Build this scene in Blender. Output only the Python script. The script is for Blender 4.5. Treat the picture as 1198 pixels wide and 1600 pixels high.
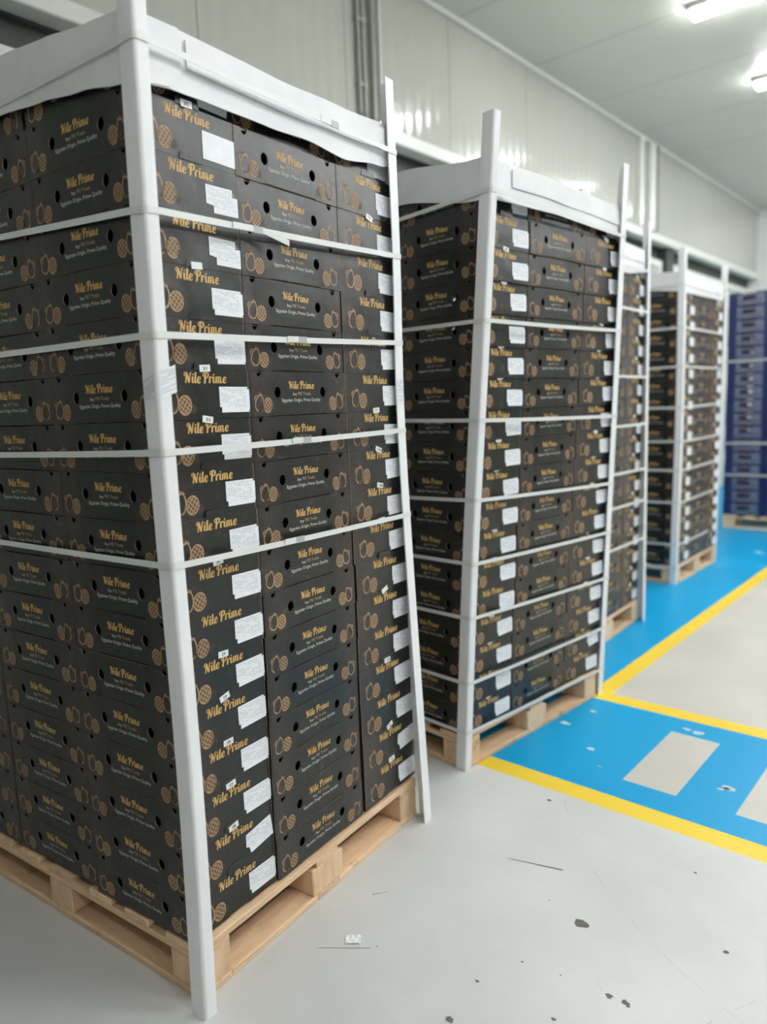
import bpy, bmesh, math, random
from math import sin, cos, pi, radians
from mathutils import Matrix, Vector
random.seed(7)
S = bpy.context.scene
for o in list(bpy.data.objects): bpy.data.objects.remove(o)
col = S.collection

# ------------------------------------------------------------------ camera
cam = bpy.data.cameras.new('camera'); co = bpy.data.objects.new('camera', cam); col.objects.link(co)
S.camera = co
RT = Vector((0.7565215, 0.6528490, -0.0382546)); DN = Vector((0.0641374, -0.1322822, -0.9891349)); FW = Vector((-0.6508161, 0.7458482, -0.1419464))
M = Matrix((RT, -DN, -FW)).transposed().to_4x4(); M.translation = Vector((1.46662, -0.92173, 1.45465))
co.matrix_world = M
cam.sensor_fit = 'VERTICAL'; cam.sensor_height = 36; cam.sensor_width = 27
cam.lens = 1151.42*36/1600
cam.clip_start = .05; cam.clip_end = 60
cam.dof.use_dof = True; cam.dof.focus_distance = 2.0; cam.dof.aperture_fstop = 1.5

# ------------------------------------------------------------------ light and exposure
S.view_settings.view_transform = 'Standard'; S.view_settings.look = 'None'
S.view_settings.gamma = 1; S.view_settings.exposure = 0.86
W = bpy.data.worlds.new('world'); S.world = W; W.use_nodes = True
W.node_tree.nodes['Background'].inputs[0].default_value = (.85, .9, 1, 1)
W.node_tree.nodes['Background'].inputs[1].default_value = .3
LAMP = 34.0
WX, CZ, YF = -2.0, 4.345, 12.5          # left wall, ceiling, far wall
XR, YB = 14.0, -8.0

# ------------------------------------------------------------------ materials
def mat(name, rgb, rough=.6, spec=.5, emis=None, es=0, metal=0):
    m = bpy.data.materials.new(name); m.use_nodes = True
    b = m.node_tree.nodes['Principled BSDF']
    b.inputs['Base Color'].default_value = (*rgb, 1); b.inputs['Roughness'].default_value = rough
    b.inputs['Specular IOR Level'].default_value = spec; b.inputs['Metallic'].default_value = metal
    if emis: b.inputs['Emission Color'].default_value = (*emis, 1); b.inputs['Emission Strength'].default_value = es
    return m
def N(m, t, **k):
    n = m.node_tree.nodes.new(t)
    for a, v in k.items(): setattr(n, a, v)
    return n
def L(m, a, b): m.node_tree.links.new(a, b)
def srgb(r, g, b):
    f = lambda c: (c/255/12.92) if c/255 <= .04045 else ((c/255+.055)/1.055)**2.4
    return (f(r), f(g), f(b))
def noisy(name, c1, c2, scale=5, rough=.6, bump=0, stretch=(1, 1, 1), detail=4, spec=.5, lo=.35, hi=.65, rr=None, coord='Object'):
    m = mat(name, c1, rough, spec); b = m.node_tree.nodes['Principled BSDF']
    tc = N(m, 'ShaderNodeTexCoord'); mp = N(m, 'ShaderNodeMapping'); mp.inputs['Scale'].default_value = stretch
    ns = N(m, 'ShaderNodeTexNoise'); ns.inputs['Scale'].default_value = scale; ns.inputs['Detail'].default_value = detail
    cr = N(m, 'ShaderNodeValToRGB'); cr.color_ramp.elements[0].position = lo; cr.color_ramp.elements[1].position = hi
    cr.color_ramp.elements[0].color = (*c1, 1); cr.color_ramp.elements[1].color = (*c2, 1)
    L(m, tc.outputs[coord], mp.inputs[0]); L(m, mp.outputs[0], ns.inputs['Vector']); L(m, ns.outputs[0], cr.inputs[0]); L(m, cr.outputs[0], b.inputs['Base Color'])
    if rr:
        mr = N(m, 'ShaderNodeMapRange'); mr.inputs[3].default_value = rr[0]; mr.inputs[4].default_value = rr[1]
        L(m, ns.outputs[0], mr.inputs[0]); L(m, mr.outputs[0], b.inputs['Roughness'])
    if bump:
        bp = N(m, 'ShaderNodeBump'); bp.inputs['Strength'].default_value = bump; bp.inputs['Distance'].default_value = .01
        L(m, ns.outputs[0], bp.inputs['Height']); L(m, bp.outputs[0], b.inputs['Normal'])
    return m

# printed black corrugated board: green-black middle, brown-black ends with a faint block pattern, scuffs
def carton_mat(name, c_mid, c_end, scuff):
    m = mat(name, c_mid, .42, .62); b = m.node_tree.nodes['Principled BSDF']
    tc = N(m, 'ShaderNodeTexCoord'); sp = N(m, 'ShaderNodeSeparateXYZ'); L(m, tc.outputs['Object'], sp.inputs[0])
    ab = N(m, 'ShaderNodeMath', operation='ABSOLUTE'); L(m, sp.outputs[0], ab.inputs[0])
    mr = N(m, 'ShaderNodeMapRange'); mr.inputs[1].default_value = .10; mr.inputs[2].default_value = .165; L(m, ab.outputs[0], mr.inputs[0])
    # end faces (|x| ~ L/2): brown only towards the emblem side, blended on y
    gt = N(m, 'ShaderNodeMath', operation='GREATER_THAN'); gt.inputs[1].default_value = .1925; L(m, ab.outputs[0], gt.inputs[0])
    sg = N(m, 'ShaderNodeMath', operation='SIGN'); L(m, sp.outputs[0], sg.inputs[0])
    my = N(m, 'ShaderNodeMath', operation='MULTIPLY'); L(m, sp.outputs[1], my.inputs[0]); L(m, sg.outputs[0], my.inputs[1])
    m2 = N(m, 'ShaderNodeMapRange'); m2.inputs[1].default_value = -.02; m2.inputs[2].default_value = -.10; L(m, my.outputs[0], m2.inputs[0])
    mx = N(m, 'ShaderNodeMix'); mx.data_type = 'FLOAT'; L(m, gt.outputs[0], mx.inputs[0]); L(m, mr.outputs[0], mx.inputs[2]); L(m, m2.outputs[0], mx.inputs[3])
    cm = N(m, 'ShaderNodeMix'); cm.data_type = 'RGBA'; L(m, mx.outputs[0], cm.inputs[0])
    cm.inputs[6].default_value = (*c_mid, 1); cm.inputs[7].default_value = (*c_end, 1)
    vo = N(m, 'ShaderNodeTexVoronoi'); vo.distance = 'CHEBYCHEV'; vo.inputs['Scale'].default_value = 75
    L(m, tc.outputs['Object'], vo.inputs['Vector'])
    vr = N(m, 'ShaderNodeMapRange'); vr.inputs[1].default_value = .1; vr.inputs[2].default_value = .6; vr.inputs[3].default_value = 1.5; vr.inputs[4].default_value = .8
    L(m, vo.outputs['Distance'], vr.inputs[0])
    oi = N(m, 'ShaderNodeObjectInfo'); orr = N(m, 'ShaderNodeMapRange'); orr.inputs[3].default_value = .8; orr.inputs[4].default_value = 1.3
    L(m, oi.outputs['Random'], orr.inputs[0])
    pm = N(m, 'ShaderNodeMix'); pm.data_type = 'FLOAT'; pm.inputs[2].default_value = 1; L(m, mx.outputs[0], pm.inputs[0]); L(m, vr.outputs[0], pm.inputs[3])
    mu = N(m, 'ShaderNodeMath', operation='MULTIPLY'); L(m, pm.outputs[0], mu.inputs[0]); L(m, orr.outputs[0], mu.inputs[1])
    hs = N(m, 'ShaderNodeVectorMath', operation='SCALE'); L(m, cm.outputs[2], hs.inputs[0]); L(m, mu.outputs[0], hs.inputs['Scale'])
    ns = N(m, 'ShaderNodeTexNoise'); ns.inputs['Scale'].default_value = 38; ns.inputs['Detail'].default_value = 6
    ad = N(m, 'ShaderNodeVectorMath', operation='ADD'); L(m, tc.outputs['Object'], ad.inputs[0]); L(m, oi.outputs['Location'], ad.inputs[1]); L(m, ad.outputs[0], ns.inputs['Vector'])
    nr = N(m, 'ShaderNodeMapRange'); nr.inputs[1].default_value = .62; nr.inputs[2].default_value = .78; nr.inputs[4].default_value = .6; L(m, ns.outputs[0], nr.inputs[0])
    sc = N(m, 'ShaderNodeMix'); sc.data_type = 'RGBA'; L(m, nr.outputs[0], sc.inputs[0]); L(m, hs.outputs[0], sc.inputs[6]); sc.inputs[7].default_value = (*scuff, 1)
    L(m, sc.outputs[2], b.inputs['Base Color'])
    rr = N(m, 'ShaderNodeMapRange'); rr.inputs[3].default_value = .27; rr.inputs[4].default_value = .38; L(m, ns.outputs[0], rr.inputs[0]); L(m, rr.outputs[0], b.inputs['Roughness'])
    # corrugation: fine vertical flutes and gentle board warp
    wv = N(m, 'ShaderNodeTexNoise'); wv.inputs['Scale'].default_value = 9; wv.inputs['Detail'].default_value = 2; L(m, ad.outputs[0], wv.inputs['Vector'])
    bp = N(m, 'ShaderNodeBump'); bp.inputs['Strength'].default_value = .35; bp.inputs['Distance'].default_value = .012; L(m, wv.outputs[0], bp.inputs['Height']); L(m, bp.outputs[0], b.inputs['Normal'])
    return m
M_BLACK = carton_mat('black_board', (.0052, .0068, .0058), (.0235, .0160, .0138), (.085, .068, .057))
M_GOLD = mat('gold_print', (.66, .41, .135), .5)
M_WHITEINK = mat('white_print', (.62, .62, .58), .5)
M_TAN = mat('tan_print', (.46, .30, .165), .5)
M_FILL = mat('brown_print', (.12, .07, .038), .5)
M_GLOW = mat('dim_brown_print', (.040, .027, .019), .5)
M_KRAFT = noisy('kraft_edge', (.12, .085, .06), (.21, .155, .11), 60, .8)
M_LABEL = noisy('label_paper', (.78, .80, .84), (.84, .85, .88), 30, .45)
M_INK = mat('label_ink', (.42, .45, .52), .6)
M_INKD = mat('dark_ink', (.05, .05, .06), .6)
M_STICK = mat('sticker_paper', (.80, .82, .82), .4)
M_POLE = noisy('white_board_pole', (.80, .81, .83), (.86, .86, .87), 6, .38, stretch=(3, 3, .6))
M_CAP = noisy('white_corrugated_board', (.72, .73, .75), (.80, .805, .82), 5, .5, bump=.25, stretch=(1, 1, 1))
M_STRAP = mat('plastic_strap', (.72, .73, .72), .35)
M_SEAL = mat('strap_seal', (.42, .43, .44), .4)
def wood(name, c1, c2, c3):
    m = mat(name, c1, .75, .3); b = m.node_tree.nodes['Principled BSDF']
    tc = N(m, 'ShaderNodeTexCoord'); oi = N(m, 'ShaderNodeObjectInfo')
    ad = N(m, 'ShaderNodeVectorMath', operation='ADD'); L(m, tc.outputs['Object'], ad.inputs[0]); L(m, oi.outputs['Location'], ad.inputs[1])
    mp = N(m, 'ShaderNodeMapping'); mp.inputs['Scale'].default_value = (3, 22, 40) if 'x' == name[-1] else ((22, 3, 40) if 'y' == name[-1] else (22, 22, 5))
    L(m, ad.outputs[0], mp.inputs[0])
    n1 = N(m, 'ShaderNodeTexNoise'); n1.inputs['Scale'].default_value = 1.6; n1.inputs['Detail'].default_value = 5; n1.inputs['Distortion'].default_value = .6; L(m, mp.outputs[0], n1.inputs['Vector'])
    cr = N(m, 'ShaderNodeValToRGB'); e = cr.color_ramp.elements; e[0].position = .3; e[0].color = (*c2, 1); e[1].position = .62; e[1].color = (*c1, 1)
    L(m, n1.outputs[0], cr.inputs[0])
    n2 = N(m, 'ShaderNodeTexNoise'); n2.inputs['Scale'].default_value = 11; n2.inputs['Detail'].default_value = 3; L(m, ad.outputs[0], n2.inputs['Vector'])
    r2 = N(m, 'ShaderNodeMapRange'); r2.inputs[1].default_value = .64; r2.inputs[2].default_value = .76; r2.inputs[4].default_value = .75; L(m, n2.outputs[0], r2.inputs[0])
    mx = N(m, 'ShaderNodeMix'); mx.data_type = 'RGBA'; L(m, r2.outputs[0], mx.inputs[0]); L(m, cr.outputs[0], mx.inputs[6]); mx.inputs[7].default_value = (*c3, 1)
    orr = N(m, 'ShaderNodeMapRange'); orr.inputs[3].default_value = .85; orr.inputs[4].default_value = 1.12; L(m, oi.outputs['Random'], orr.inputs[0])
    hs = N(m, 'ShaderNodeVectorMath', operation='SCALE'); L(m, mx.outputs[2], hs.inputs[0]); L(m, orr.outputs[0], hs.inputs['Scale']); L(m, hs.outputs[0], b.inputs['Base Color'])
    bp = N(m, 'ShaderNodeBump'); bp.inputs['Strength'].default_value = .3; bp.inputs['Distance'].default_value = .004; L(m, n1.outputs[0], bp.inputs['Height']); L(m, bp.outputs[0], b.inputs['Normal'])
    return m
WD = ((.80, .57, .37), (.64, .43, .26), (.36, .20, .11))
M_WX, M_WY, M_WZ = wood('pine_x', *WD), wood('pine_y', *WD), wood('pine_z', (.82, .59, .39), (.68, .46, .28), (.42, .25, .14))
M_CONC = noisy('painted_grey_floor', (.53, .53, .515), (.65, .655, .645), 1.3, .42, detail=12, lo=.34, hi=.6, rr=(.33, .55))
M_CONC2 = noisy('bare_concrete', (.47, .45, .40), (.56, .54, .49), 1.6, .5, detail=10, lo=.3, hi=.7, rr=(.35, .6))
def paint(name, c1, c2, chipc):
    m = noisy(name, c1, c2, .8, .35, detail=6, rr=(.3, .5), spec=.22); b = m.node_tree.nodes['Principled BSDF']
    old = b.inputs['Base Color'].links[0].from_socket
    tc = N(m, 'ShaderNodeTexCoord'); n = N(m, 'ShaderNodeTexNoise'); n.inputs['Scale'].default_value = 5.5; n.inputs['Detail'].default_value = 7; L(m, tc.outputs['Object'], n.inputs['Vector'])
    r = N(m, 'ShaderNodeMapRange'); r.inputs[1].default_value = .715; r.inputs[2].default_value = .74; L(m, n.outputs[0], r.inputs[0])
    mx = N(m, 'ShaderNodeMix'); mx.data_type = 'RGBA'; L(m, r.outputs[0], mx.inputs[0]); L(m, old, mx.inputs[6]); mx.inputs[7].default_value = (*chipc, 1)
    L(m, mx.outputs[2], b.inputs['Base Color']); return m
M_BLUE = paint('blue_floor_paint', (.0015, .30, .60), (.003, .335, .64), (.35, .45, .5))
M_YEL = paint('yellow_floor_paint', (.80, .56, .045), (.86, .62, .06), (.55, .45, .25))
M_CHIP = mat('dark_chip', (.13, .125, .11), .7)
M_PALE = mat('pale_chip', (.5, .58, .62), .6)
M_SCR = mat('scratch_mark', (.12, .12, .11), .7)

# ------------------------------------------------------------------ mesh helpers
class MB:
    def __init__(s): s.v = []; s.f = []; s.m = []; s.mats = []
    def mi(s, m):
        if m not in s.mats: s.mats.append(m)
        return s.mats.index(m)
    def poly(s, pts, m):
        i = len(s.v); s.v += [tuple(p) for p in pts]; s.f.append(tuple(range(i, i+len(pts)))); s.m.append(s.mi(m))
    def box(s, x0, x1, y0, y1, z0, z1, m, fn=None):
        i = len(s.v); P = [(x, y, z) for z in (z0, z1) for y in (y0, y1) for x in (x0, x1)]
        if fn: P = [fn(*p) for p in P]
        s.v += P
        for q in ((0, 2, 3, 1), (4, 5, 7, 6), (0, 1, 5, 4), (2, 6, 7, 3), (0, 4, 6, 2), (1, 3, 7, 5)):
            s.f.append(tuple(i+k for k in q)); s.m.append(s.mi(m))
    def ribbon(s, pts, w, m, fn, closed=False):
        n = len(pts); P = [Vector(p) for p in pts]; A = []; B = []
        for k in range(n):
            a = P[(k-1) % n] if (closed or k > 0) else P[k]; b = P[(k+1) % n] if (closed or k < n-1) else P[k]
            d = (b-a); d = d.normalized() if d.length > 1e-9 else Vector((1, 0)); nn = Vector((-d.y, d.x)); ww = (w[k] if isinstance(w, (list, tuple)) else w)/2
            A.append(P[k]+nn*ww); B.append(P[k]-nn*ww)
        for k in range(n if closed else n-1):
            j = (k+1) % n
            s.poly([fn(*A[k]), fn(*B[k]), fn(*B[j]), fn(*A[j])], m)
    def addmesh(s, me, fn, m, sel=None):
        i = len(s.v); s.v += [fn(*v.co) for v in me.vertices]
        for p in me.polygons:
            s.f.append(tuple(i+k for k in p.vertices)); s.m.append(s.mi(m if sel is None else sel(p)))
    def build(s, name, parent=None, smooth=False):
        me = bpy.data.meshes.new(name); me.from_pydata(s.v, [], s.f); me.polygons.foreach_set('material_index', s.m)
        for m in s.mats: me.materials.append(m)
        if smooth: me.polygons.foreach_set('use_smooth', [True]*len(me.polygons))
        me.update(); o = bpy.data.objects.new(name, me); col.objects.link(o)
        if parent: o.parent = parent
        return o
def tag(o, label=None, cat=None, group=None, kind=None):
    if label: o['label'] = label
    if cat: o['category'] = cat
    if group: o['group'] = group
    if kind: o['kind'] = kind
    return o
def empty(name, loc=(0, 0, 0), rz=0):
    o = bpy.data.objects.new(name, None); o.empty_display_size = .1; col.objects.link(o); o.location = loc; o.rotation_euler = (0, 0, rz); return o
def bevel(o, w, seg=1):
    b = o.modifiers.new('bevel', 'BEVEL'); b.width = w; b.segments = seg; b.limit_method = 'ANGLE'; return o
def spline(pts, n=6, closed=False):
    out = []; m = len(pts); P = [Vector(p) for p in pts]
    for k in range(m if closed else m-1):
        p0 = P[k-1] if (closed or k > 0) else P[k]; p1 = P[k]; p2 = P[(k+1) % m]; p3 = P[(k+2) % m] if (closed or k+2 < m) else P[-1]
        for i in range(n):
            t = i/n; out.append(.5*((2*p1)+(p2-p0)*t+(2*p0-5*p1+4*p2-p3)*t*t+(3*p1-p0-3*p2+p3)*t**3))
    if not closed: out.append(P[-1])
    return out
def curve_mesh(polys, ext=0.0):
    c = bpy.data.curves.new('tmp', 'CURVE'); c.dimensions = '2D'; c.fill_mode = 'BOTH'; c.extrude = ext
    for pl in polys:
        sp = c.splines.new('POLY'); sp.points.add(len(pl)-1)
        for i, p in enumerate(pl): sp.points[i].co = (p[0], p[1], 0, 1)
        sp.use_cyclic_u = True
    o = bpy.data.objects.new('tmp', c); me = bpy.data.meshes.new_from_object(o); bpy.data.objects.remove(o); bpy.data.curves.remove(c); return me
def text_mesh(t, w, h, bold=0.0, h_is_cap=True):
    c = bpy.data.curves.new('tmp', 'FONT'); c.body = t; c.size = 1; c.resolution_u = 2; c.offset = bold; c.fill_mode = 'FRONT'
    o = bpy.data.objects.new('tmp', c); me = bpy.data.meshes.new_from_object(o); bpy.data.objects.remove(o); bpy.data.curves.remove(c)
    xs = [v.co.x for v in me.vertices]; x0, x1 = min(xs), max(xs); sx = w/(x1-x0); sy = h/.70
    for v in me.vertices: v.co = ((v.co.x-x0)*sx, v.co.y*sy, 0)
    return me

# hand drawn script lettering for the carton's name
def script_name(mb, fn, u0, v0, w, h, m):
    G = []  # strokes in units: cap height 1; each (points, widths)
    b = .17
    def st(pts, ws, x, n=5):
        P = spline(pts, n); k = len(P)-1
        W_ = [ws[min(int(i/k*(len(ws)-1)), len(ws)-2)]*(1-(i/k*(len(ws)-1) % 1))+ws[min(int(i/k*(len(ws)-1)), len(ws)-2)+1]*(i/k*(len(ws)-1) % 1) if i < k else ws[-1] for i in range(k+1)]
        G.append(([(p.x+x, p.y) for p in P], W_))
    def stem(x, y0, y1, ex=True):
        if ex: st([(0, y1), (0, y0+.22), (.04, y0+.06), (.13, y0+.05), (.2, y0+.15)], [b*1.05, b*1.05, b*.8, .08, .05], x)
        else: st([(0, y1), (0, (y0+y1)/2), (0, y0)], [b*1.05]*3, x)
    # N
    st([(.07, .66), (-.04, .76), (-.03, .93), (.10, 1.0), (.2, .9)], [.10, .09, .08, .09, .1], 0)
    st([(.16, .92), (.17, .5), (.15, .0)], [.12, .13, .12], 0)
    st([(.18, .95), (.33, .5), (.50, .03)], [b, b*1.15, b], 0)
    st([(.50, .03), (.53, .5), (.56, .93), (.66, 1.0)], [.10, .11, .10, .06], 0)
    stem(.82, 0, .62); G.append(([(.82, .74), (.82, .88)], [.15, .15]))
    stem(1.1, 0, 1.03)
    def e_(x): st([(-.02, .26), (.17, .36), (.19, .53), (.06, .60), (-.05, .45), (-.06, .2), (.04, .03), (.17, .06), (.26, .18)], [.06, .09, .1, .1, b, b*1.1, .13, .09, .05], x)
    e_(1.42)
    # P
    x = 1.98
    st([(.08, .62), (-.08, .70), (-.08, .90), (.08, 1.0), (.34, 1.0), (.46, .82), (.38, .58), (.2, .47)], [.09, .09, .09, .1, .13, b*1.1, .13, .08], x)
    st([(.13, .95), (.14, .5), (.12, -.03)], [b, b*1.1, b], x)
    x = 2.62
    stem(x, 0, .62, False); st([(.0, .38), (.09, .58), (.2, .60), (.22, .48)], [.06, .09, .13, .13], x)
    stem(3.02, 0, .62); G.append(([(3.02, .74), (3.02, .88)], [.15, .15]))
    x = 3.32
    stem(x, 0, .62, False)
    st([(.0, .4), (.11, .6), (.22, .56), (.235, .3), (.235, .0)], [.05, .08, .12, b, b], x)
    st([(.235, .4), (.35, .6), (.46, .56), (.475, .28), (.51, .06), (.6, .05), (.67, .16)], [.05, .08, .12, b, b, .09, .05], x)
    e_(4.18)
    sx, sy = w/4.5, h
    f2 = lambda a, c: fn(u0+(a+.12*c)*sx, v0+c*sy)
    for pts, ws in G: mb.ribbon(pts, ws, m, f2)

def emblem(mb, fn, u0, v0, sc, mir):
    f = (lambda a, b: fn(u0+a*sc, v0+b*sc)) if not mir else (lambda a, b: fn(u0-a*sc, v0+b*sc))
    fs = lambda a, b, d: (lambda p: (p[0], p[1], p[2]))(f(a, b))
    def ell(cx, cy, rx, ry, t, n=26, pear=0):
        return [(cx+rx*cos(a)*(1+pear*sin(a))*cos(t)-ry*sin(a)*sin(t), cy+rx*cos(a)*(1+pear*sin(a))*sin(t)+ry*sin(a)*cos(t)) for a in [2*pi*i/n for i in range(n)]]
    def disc(pts, m):
        pts2 = [f(*p) for p in pts]
        mb.poly(pts2 if not mir else pts2[::-1], m)
    # halved mango, leaf, lattice cut mango
    E1 = ell(.024, .028, .0155, .023, -.28, pear=-.18)
    mb.ribbon(E1, [.0026 if 3 < i < 16 else .0034 for i in range(26)], M_TAN, f, True)
    for q in ([(.013, .046), (.006, .040), (.008, .030)], [(.018, .050), (.008, .048), (.003, .040)], [(.020, .049), (.030, .054), (.037, .049)], [(.026, .052), (.027, .058)]):
        mb.ribbon(spline(q, 4), .0019, M_TAN, f)
    mb.ribbon(spline([(.012, .012), (.020, .006), (.032, .008), (.037, .018)], 5), .0032, M_TAN, f)
    cx, cy, r = .057, .022, .0185
    C = ell(cx, cy, r*.95, r*1.12, -.2)
    mb.ribbon(C, .0024, M_TAN, f, True)
    for ang in (.95, -.75):
        d = Vector((cos(ang), sin(ang))); nn = Vector((-d.y, d.x))
        for k in (-2, -1, 0, 1, 2):
            off = k*r*.42; hl = math.sqrt(max(r*r-off*off, 0))*.97
            a = Vector((cx, cy))+nn*off-d*hl; b_ = Vector((cx, cy))+nn*off+d*hl; mid = (a+b_)/2+nn*.0015*k
            mb.ribbon(spline([a, mid, b_], 3), .0021, M_TAN, f)

def emblem_fill(mb, fn, u0, v0, sc, mir):
    f = (lambda a, b: fn(u0+a*sc, v0+b*sc)) if not mir else (lambda a, b: fn(u0-a*sc, v0+b*sc))
    def disc(cx, cy, rx, ry, m, t=0):
        P = [f(cx+rx*cos(a)*cos(t)-ry*sin(a)*sin(t), cy+rx*cos(a)*sin(t)+ry*sin(a)*cos(t)) for a in [2*pi*i/20 for i in range(20)]]
        mb.poly(P[::-1] if mir else P, m)
    disc(.057, .022, .0175, .0205, M_FILL, -.2)
    disc(.080, .014, .009, .010, M_GLOW); disc(.015, .048, .010, .008, M_GLOW)

# ------------------------------------------------------------------ carton
CL, CW, CH = .396, .297, .1162
TH = .0035
def carton_mesh():
    mb = MB()
    def circ(cx, cy, r, n=20): return [(cx+r*cos(2*pi*i/n), cy+1.15*r*sin(2*pi*i/n)) for i in range(n)]
    # long panels
    Ln, H = CL, CH
    notch = [(.047, H), (.045, H-.008), (.040, H-.0135), (.033, H-.0145), (.028, H-.010), (.027, H)]
    out = [(0, 0), (.095, 0), (.097, .0028), (.30, .0028), (.302, 0), (Ln, 0), (Ln, H)] + [(Ln-a, b) for a, b in notch[::-1]] + notch + [(0, H)]
    long_me = curve_mesh([out, circ(.104, .0615, .0128), circ(.292, .0615, .0128)], TH/2)
    def edge_sel(p): return M_BLACK if abs(p.normal.z) > .5 else M_KRAFT
    for s in (-1, 1):
        y = s*(CW/2-TH/2)
        fn = (lambda a, b, c=0, y=y, s=s: ((a-Ln/2)*(-s), y+s*c, b))
        mb.addmesh(long_me, fn, M_BLACK, edge_sel)
        # print floats half a millimetre off the board
        pf = lambda a, b, c=0, s=s: ((a-Ln/2)*(-s), s*(CW/2+.0006), b)
        pf0 = lambda a, b, c=0, s=s: ((a-Ln/2)*(-s), s*(CW/2+.0003), b)
        emblem_fill(mb, pf0, .010, .008, .92, False); emblem_fill(mb, pf0, Ln-.010, .008, .92, True)
        emblem(mb, pf, .010, .008, .92, False); emblem(mb, pf, Ln-.010, .008, .92, True)
        script_name(mb, pf, .147, .0705, .106, .0205, M_GOLD)
        t = text_mesh('by', .0165, .0072, .006); mb.addmesh(t, lambda a, b, c: pf(a+.163, b+.0535), M_WHITEINK)
        t = text_mesh('PEI Trade', .052, .0085, .006); mb.addmesh(t, lambda a, b, c: pf(a+.184, b+.0535), M_TAN)
        t = text_mesh('Egyptian Origin, Prime Quality', .160, .0088, .004); mb.addmesh(t, lambda a, b, c: pf(a+.118, b+.0365), M_WHITEINK)
        # inner rims of the hand holes
    # end panels
    Wn = CW-2*TH
    oute = [(0, 0), (.118, 0), (.119, .003), (.183, .003), (.184, 0), (Wn, 0), (Wn, H), (0, H)]
    end_me = curve_mesh([oute], TH/2)
    for s in (1, -1):
        x = s*(CL/2-TH/2)
        fn = (lambda a, b, c=0, x=x, s=s: (x+s*c, (a-Wn/2)*s, b))
        mb.addmesh(end_me, fn, M_BLACK, edge_sel)
        pf = lambda a, b, c=0, s=s: (s*(CL/2+.0006), (a-CW/2)*s, b)
        pf0 = lambda a, b, c=0, s=s: (s*(CL/2+.0003), (a-CW/2)*s, b)
        emblem_fill(mb, pf0, .026, .010, 1.08, False); emblem(mb, pf, .026, .010, 1.08, False)
        script_name(mb, pf, .090, .0845, .132, .0245, M_GOLD)
        # stacking tab that stands up in front of the carton above
        tab = [(.122, H-.0015), (.190, H-.0015), (.190, H), (.1885, H+.012), (.184, H+.0155), (.129, H+.0155), (.124, H+.012), (.122, H)]
        tm = curve_mesh([tab], .0011)
        mb.addmesh(tm, (lambda a, b, c, s=s: (s*(CL/2+.0014)+s*c, (a-CW/2)*s, b)), M_BLACK, edge_sel)
    i = TH
    mb.box(-CL/2+i, CL/2-i, -CW/2+i, CW/2-i, .001, .004, M_KRAFT)
    mb.box(-CL/2+i, CL/2-i, -CW/2+i, CW/2-i, H-.004, H-.001, M_BLACK)  # unseen top plate, added to keep light out of the carton
    me = mb.build('fruit_carton'); m = me.data; bpy.data.objects.remove(me); return m
CARTON = carton_mesh()

def label_mesh(kind):
    mb = MB(); w, h = .101, .062
    if kind == 0: out = [(.006, 0), (w-.003, 0), (w-.003, .006), (w, .006), (w, h-.006), (w-.006, h-.006), (w-.006, h), (0, h), (0, .013), (.006, .013)]
    elif kind == 1: out = [(.022, 0), (w, 0), (w, h*.72), (w-.016, h*.72), (w-.016, h), (0, h), (0, .020), (.022, .017)]
    elif kind == 2: out = [(0, 0), (w, 0), (w, h), (0, h)]
    else: out = [(.014, 0), (w, .004), (w-.002, h+.002), (.004, h-.004), (0, .024), (.010, .020)]
    me = curve_mesh([out], .0003)
    mb.addmesh(me, lambda a, b, c: (.0006+c, a, b), M_LABEL)
    rng = random.Random(kind+3)
    if kind != 2:
        y = h-.006
        for r in range(11):
            x = .005+(.018 if r > 7 else 0)
            while x < w-.016:
                d = rng.uniform(.004, .014)
                if rng.random() < .68: mb.poly([(.00105, x, y), (.00105, x+d, y), (.00105, x+d, y+.0011), (.00105, x, y+.0011)], M_INK)
                x += d+.0022
            y -= .0042
    o = mb.build('shipping_label'); m = o.data; bpy.data.objects.remove(o); return m
LABELS = [label_mesh(k) for k in range(4)]
_st = {}
def sticker_mesh(txt):
    if txt in _st: return _st[txt]
    mb = MB(); mb.box(0, .0005, 0, .033, 0, .016, M_STICK)
    if txt:
        t = text_mesh(txt, .0065*len(txt), .0075, .02); mb.addmesh(t, lambda a, b, c: (.0009, a+.010, b+.0042), M_INKD)
    o = mb.build('number_sticker'); _st[txt] = o.data; bpy.data.objects.remove(o); return _st[txt]
def child(name, me, parent, loc, rot=(0, 0, 0)):
    o = bpy.data.objects.new(name, me); col.objects.link(o); o.parent = parent; o.location = loc; o.rotation_euler = rot; return o
ORD = ['first', 'second', 'third', 'fourth', 'fifth', 'sixth', 'seventh', 'eighth', 'ninth', 'tenth', 'eleventh', 'twelfth', 'thirteenth', 'fourteenth', 'fifteenth', 'sixteenth', 'seventeenth', 'eighteenth']

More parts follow.
